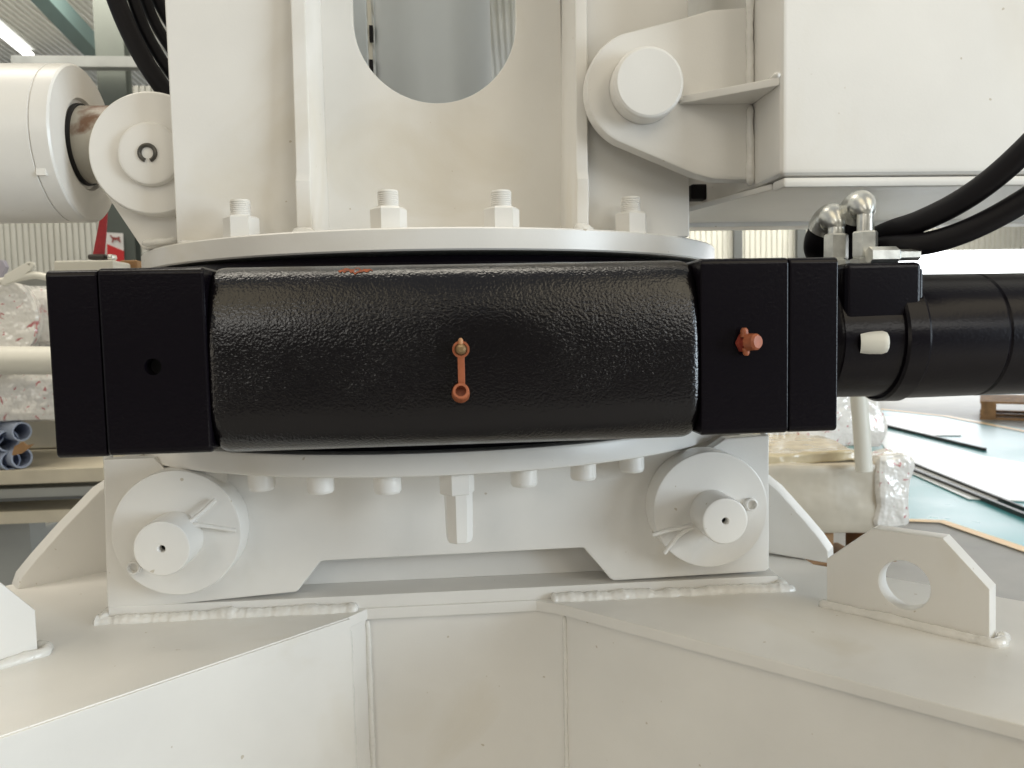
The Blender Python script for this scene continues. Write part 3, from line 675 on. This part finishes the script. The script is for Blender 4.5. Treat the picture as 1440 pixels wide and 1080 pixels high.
# red lifting strap with its ratchet buckle, and the bar it is tied to
st = thing('lifting_strap', 'red webbing strap hanging from a dark buckle behind the cylinder rod', 'strap', WY(140, 362, 1.5))
sA = [WY(a, b, 1.5) for a, b in ((150, 262), (146, 290), (140, 325), (135, 358))]; sB = [WY(a, b, 1.5) for a, b in ((131, 362), (147, 361), (149, 325), (151, 290), (158, 262))]
bm = bmesh.new()
L1 = [(152, 255), (143, 290), (137, 325), (130, 360)]; R1 = [(160, 255), (151, 290), (149, 325), (146, 360)]
va = [bm.verts.new(WY(a, b, 1.5)) for a, b in L1]; vb = [bm.verts.new(WY(a, b, 1.49)) for a, b in R1]
vc = [bm.verts.new(v.co + Vector((0, .004, 0))) for v in va]; vd = [bm.verts.new(v.co + Vector((0, .004, 0))) for v in vb]
for i in range(3):
    bm.faces.new((va[i], vb[i], vb[i + 1], va[i + 1])); bm.faces.new((vc[i], vd[i], vd[i + 1], vc[i + 1])); bm.faces.new((va[i], va[i + 1], vc[i + 1], vc[i])); bm.faces.new((vb[i], vb[i + 1], vd[i + 1], vd[i]))
finish('webbing', bm_mesh(bm), redm, st)
p = WY(128, 366, 1.49); q = WY(152, 358, 1.49); box('buckle', (p.x, 1.475, p.z), (q.x, 1.505, q.z), mat('buckle_steel', (.06, .055, .05), .35, metal=.6), st, .003)
p = WY(154, 366, 1.49); q = WY(162, 358, 1.49); box('buckle_bolt', (p.x, 1.478, p.z), (q.x, 1.50, q.z), zinc, st, .003)
p = WY(90, 379, 1.5); q = WY(172, 368, 1.5); tag(box('mounting_bar', (p.x, 1.46, p.z - .04), (q.x, 1.54, q.z), plast, None, .004), 'white flat bar behind the left top of the black drive', 'bar')
p = WY(170, 378, 1.55); q = WY(194, 366, 1.55); tag(box('wood_block', (p.x, 1.545, p.z - .03), (q.x, 1.60, q.z), wood, None, .003), 'small brown wooden block beside the flange at left', 'block')

# --- goods on the rack at the left
RY = 2.4
def crumple(name, lo, hi, cuts, amp, m, parent=None, sc_=7.0, seed=0, soft=.18):
    bm = bmesh.new(); add_box(bm, lo, hi, min((Vector(hi) - Vector(lo))) * soft, 2)
    bmesh.ops.subdivide_edges(bm, edges=bm.edges[:], cuts=cuts, use_grid_fill=True)
    for v in bm.verts:
        q = v.co * sc_ + Vector((seed, seed * 2, 0))
        v.co += Vector((noise.noise(q), noise.noise(q + Vector((9, 1, 3))), noise.noise(q + Vector((4, 7, 5))))) * amp + Vector((noise.noise(q * 3.1), noise.noise(q * 3.1 + Vector((2, 2, 2))), noise.noise(q * 3.3))) * amp * .4
    return finish(name, bm_mesh(bm), m, parent, smooth=70)
rk = thing('storage_rack', 'grey steel rack beam with packing boards at the lower left', 'rack', (WY(60, 700, RY).x, RY + .3, 0))
p, q = WY(-220, 714, RY), WY(144, 682, RY)
box('rack_beam', (p.x, RY, p.z), (q.x, RY + .06, q.z - .002), galv, rk, .003)
p2, q2 = WY(-220, 716, RY), WY(144, 702, RY)
box('beam_flange', (p.x, RY - .006, WY(60, 702, RY).z - .002), (q.x, RY - .0005, WY(60, 699, RY).z), dk, rk, .0008)
p, q = WY(-220, 683, RY - .02), WY(146, 658, RY - .02)
box('top_board', (p.x, RY - .02, WY(60, 680, RY - .02).z), (q.x, RY + .75, WY(60, 660, RY - .02).z), board, rk, .003)
p, q = WY(-220, 738, RY + .02), WY(110, 718, RY + .02)
box('lower_board', (p.x, RY + .02, WY(50, 738, RY).z), (q.x, RY + .70, WY(50, 720, RY).z), board, rk, .003)
p, q = WY(-160, 900, RY + .2), WY(42, 742, RY + .2); box('rack_leg', (p.x, RY + .2, 0), (q.x, RY + .3, WY(50, 739, RY).z), galv, rk, .003)
# tubes lying on the board
TB = [(11, 620, 15), (-4, 647, 15), (31, 607, 13), (15, 648, 13), (31, 644, 14), (-9, 612, 14)]
TL = ['blue-bored white tube in the upper middle of the bundle', 'blue-bored white tube at the left frame edge', 'topmost right tube with the darkest bore', 'lowest middle tube of the bundle on the board', 'lower right tube of the bundle on the board', 'top left tube of the bundle, cut by the frame']
for (a, b, r), lb in zip(TB, TL):
    c = WY(a, b, RY); rr = r * RY / FPX
    t_ = thing('steel_tube', lb, 'tube', c, 'tubes bundled on the rack')
    lathe('tube_wall', c, (-1.3, 1, 0), [(.9, rr * .84), (0, rr * .84), (0, rr), (.9, rr)], tubew, t_, n=28)
    lathe('bore', c + Vector((0, .002, 0)), (-1.3, 1, 0), [(.0, rr * .835), (.6, rr * .835), (.6, 0)], blue, t_, n=28)
a0, a1 = WY(-70, 664, RY + .4), WY(97, 575, RY + .4); tag(box('carton_box', (a0.x, RY + .4, WY(0, 660, RY).z + .002), (a1.x, RY + .7, a1.z), board, None, .006), 'plain beige carton behind the blue-bored tubes', 'carton')
p, q = WY(17, 640, RY - .02), WY(42, 622, RY - .02)
tag(yplate('cardboard_tag', [[(x, z) for x, z in px([(16, 641), (20, 628), (32, 621), (38, 626), (48, 624), (39, 632), (30, 638)], RY - .02)]], RY - .02, .004, wood, None, .0005), 'torn brown cardboard tag stuck in the tube bundle', 'tag')
# wrapped goods above the tubes
p, q = WY(-90, 600, RY), WY(95, 520, RY); tag(crumple('wrapped_bundle', (p.x, RY, p.z), (q.x, RY + .35, q.z), 10, .012, film, None, 8, 3), 'crumpled film-wrapped bundle with red print, just above the tubes', 'bundle')
p, q = WY(-90, 490, RY), WY(95, 405, RY); tag(crumple('wrapped_parcel', (p.x, RY + .05, p.z), (q.x, RY + .35, q.z), 10, .010, film, None, 8, 9), 'film-wrapped parcel with red print above the white tube', 'parcel')
pn = lathe('wrapped_drum', WY(-22, 448, RY - .03), (-.15, 1, 0), [(0, 0), (0, .128), (.004, .136), (.012, .136), (.05, .130), (.3, .128)], film, None, n=48); tag(pn, 'round white film-wrapped drum end at the left edge', 'drum')
tag(tube('white_pipe', [WY(-120, 506, RY - .12), WY(40, 507, RY - .12), WY(140, 507, RY - .12)], .0385, plast, None, n=28), 'cream pipe running behind the left end of the black drive', 'pipe')
p, q = WY(-60, 520, RY + .2), WY(100, 400, RY + .2)
cf = thing('white_bracket', 'white plastic bracket with a holed tab above the wrapped drum', 'bracket', WY(20, 392, RY - .1))
yplate('tab', [px([(2, 398), (6, 386), (38, 368), (46, 368), (48, 373), (44, 378), (28, 392), (4, 402)], RY - .1), px([(39, 371), (41.5, 370.5), (41.5, 373), (39.5, 373)], RY - .1)], RY - .1, .012, plast, cf, .002)
tube('rim', spline([WY(a, b, RY - .09) for a, b in ((-40, 402), (5, 395), (35, 389), (50, 387), (70, 391))], 6), .010, plast, cf, n=12)
yplate('back_flap', [px([(20, 397), (48, 389), (72, 392), (72, 402), (40, 402)], RY - .05)], RY - .05, .006, galv, cf, .001)
yplate('side_tab', [px([(-20, 362), (4, 366), (8, 375), (2, 392), (-20, 398)], RY - .05)], RY - .05, .02, mat('lilac_plastic', (.40, .38, .45), .5), cf, .002)
# pale box far below the rack
p, q = WY(-60, 860, 3.2), WY(60, 742, 3.2); tag(box('storage_box', (p.x, 3.2, 0), (q.x, 3.8, q.z), galv, None, .01), 'pale grey box on the floor below the rack', 'box')

# --- wrapped load at the right, behind the lug
GY = 2.2
gl = thing('wrapped_load', 'film-wrapped carton load on a wooden pallet behind the right lug', 'pallet load', (WY(1180, 750, GY).x, GY + .3, 0))
p, q = WY(1040, 752, GY), WY(1252, 650, GY)
ct = crumple('carton', (p.x, GY, WY(1150, 752, GY).z), (q.x, GY + .62, WY(1150, 652, GY).z), 9, .010, mat('wrapped_carton', (.54, .48, .38), .32, spec=.6, vary=.16, vscale=9, bump=.45, bscale=11, bdist=.012), gl, 6, 5, .05)
p, q = WY(1040, 655, GY + .02), WY(1235, 640, GY + .02)
crumple('amber_sheet', (p.x, GY + .02, WY(1150, 650, GY).z - .01), (q.x - .02, GY + .60, WY(1150, 640, GY).z), 10, .014, clear, gl, 7, 11)
p, q = WY(1236, 748, GY - .02), WY(1286, 625, GY - .02)
crumple('film_roll_edge', (p.x, GY - .02, WY(1260, 742, GY).z), (q.x, GY + .12, WY(1250, 640, GY).z), 8, .016, film, gl, 9, 21)
p, q = WY(1075, 640, GY + .44), WY(1246, 540, GY + .44)
crumple('upper_film', (p.x, GY + .44, p.z), (q.x, GY + .54, q.z), 10, .022, film, gl, 7, 31)
pb0 = WY(1040, 770, GY); zt_ = WY(1150, 755, GY).z
for k in range(3):
    xx = WY((1060, 1150, 1240)[k], 700, GY + .05).x; box('pallet_block', (xx - .05, GY + .05, zt_ - .10), (xx + .05, GY + .17, zt_ - .004), wood, gl, .003)
for k in range(4): box('pallet_board', (WY(1040, 700, GY).x, GY + .03 + k * .15, zt_ - .125), (WY(1245, 700, GY).x, GY + .13 + k * .15, zt_ - .1005), wood, gl, .002)
for k in range(2): box('trestle', (WY((1060, 1190)[k], 700, GY).x, GY + .1, 0), (WY((1075, 1205)[k], 700, GY).x, GY + .5, zt_ - .1255), dk, gl, .002)
tag(tube('cream_hose', spline([WY(a, b, GY - .06) for a, b in ((1206, 500), (1208, 560), (1212, 610), (1215, 662))], 8), .023, plast, None, n=20), 'cream hose standing up from the wrapped load', 'hose')
# far pallet
FYP = WZ(1379, 590, 0); pa = thing('wooden_pallet', 'wooden pallet on the far floor under the motor', 'pallet', FYP); pa.rotation_euler.z = -math.atan2(FYP.x, FYP.y)
x0, y0 = FYP.x, FYP.y
for k in range(3): box('block', (x0 + k * .45, y0, .022), (x0 + k * .45 + .14, y0 + .9, .17), wood, pa, .004)
for k in range(5): box('deck_board', (x0 - .01, y0 + .01 + k * .19, .1705), (x0 + 1.06, y0 + .14 + k * .19, .195), wood, pa, .003)
for k in range(3): box('base_board', (x0 - .01, y0 + .01 + k * .38, 0), (x0 + 1.06, y0 + .12 + k * .38, .0215), wood, pa, .003)
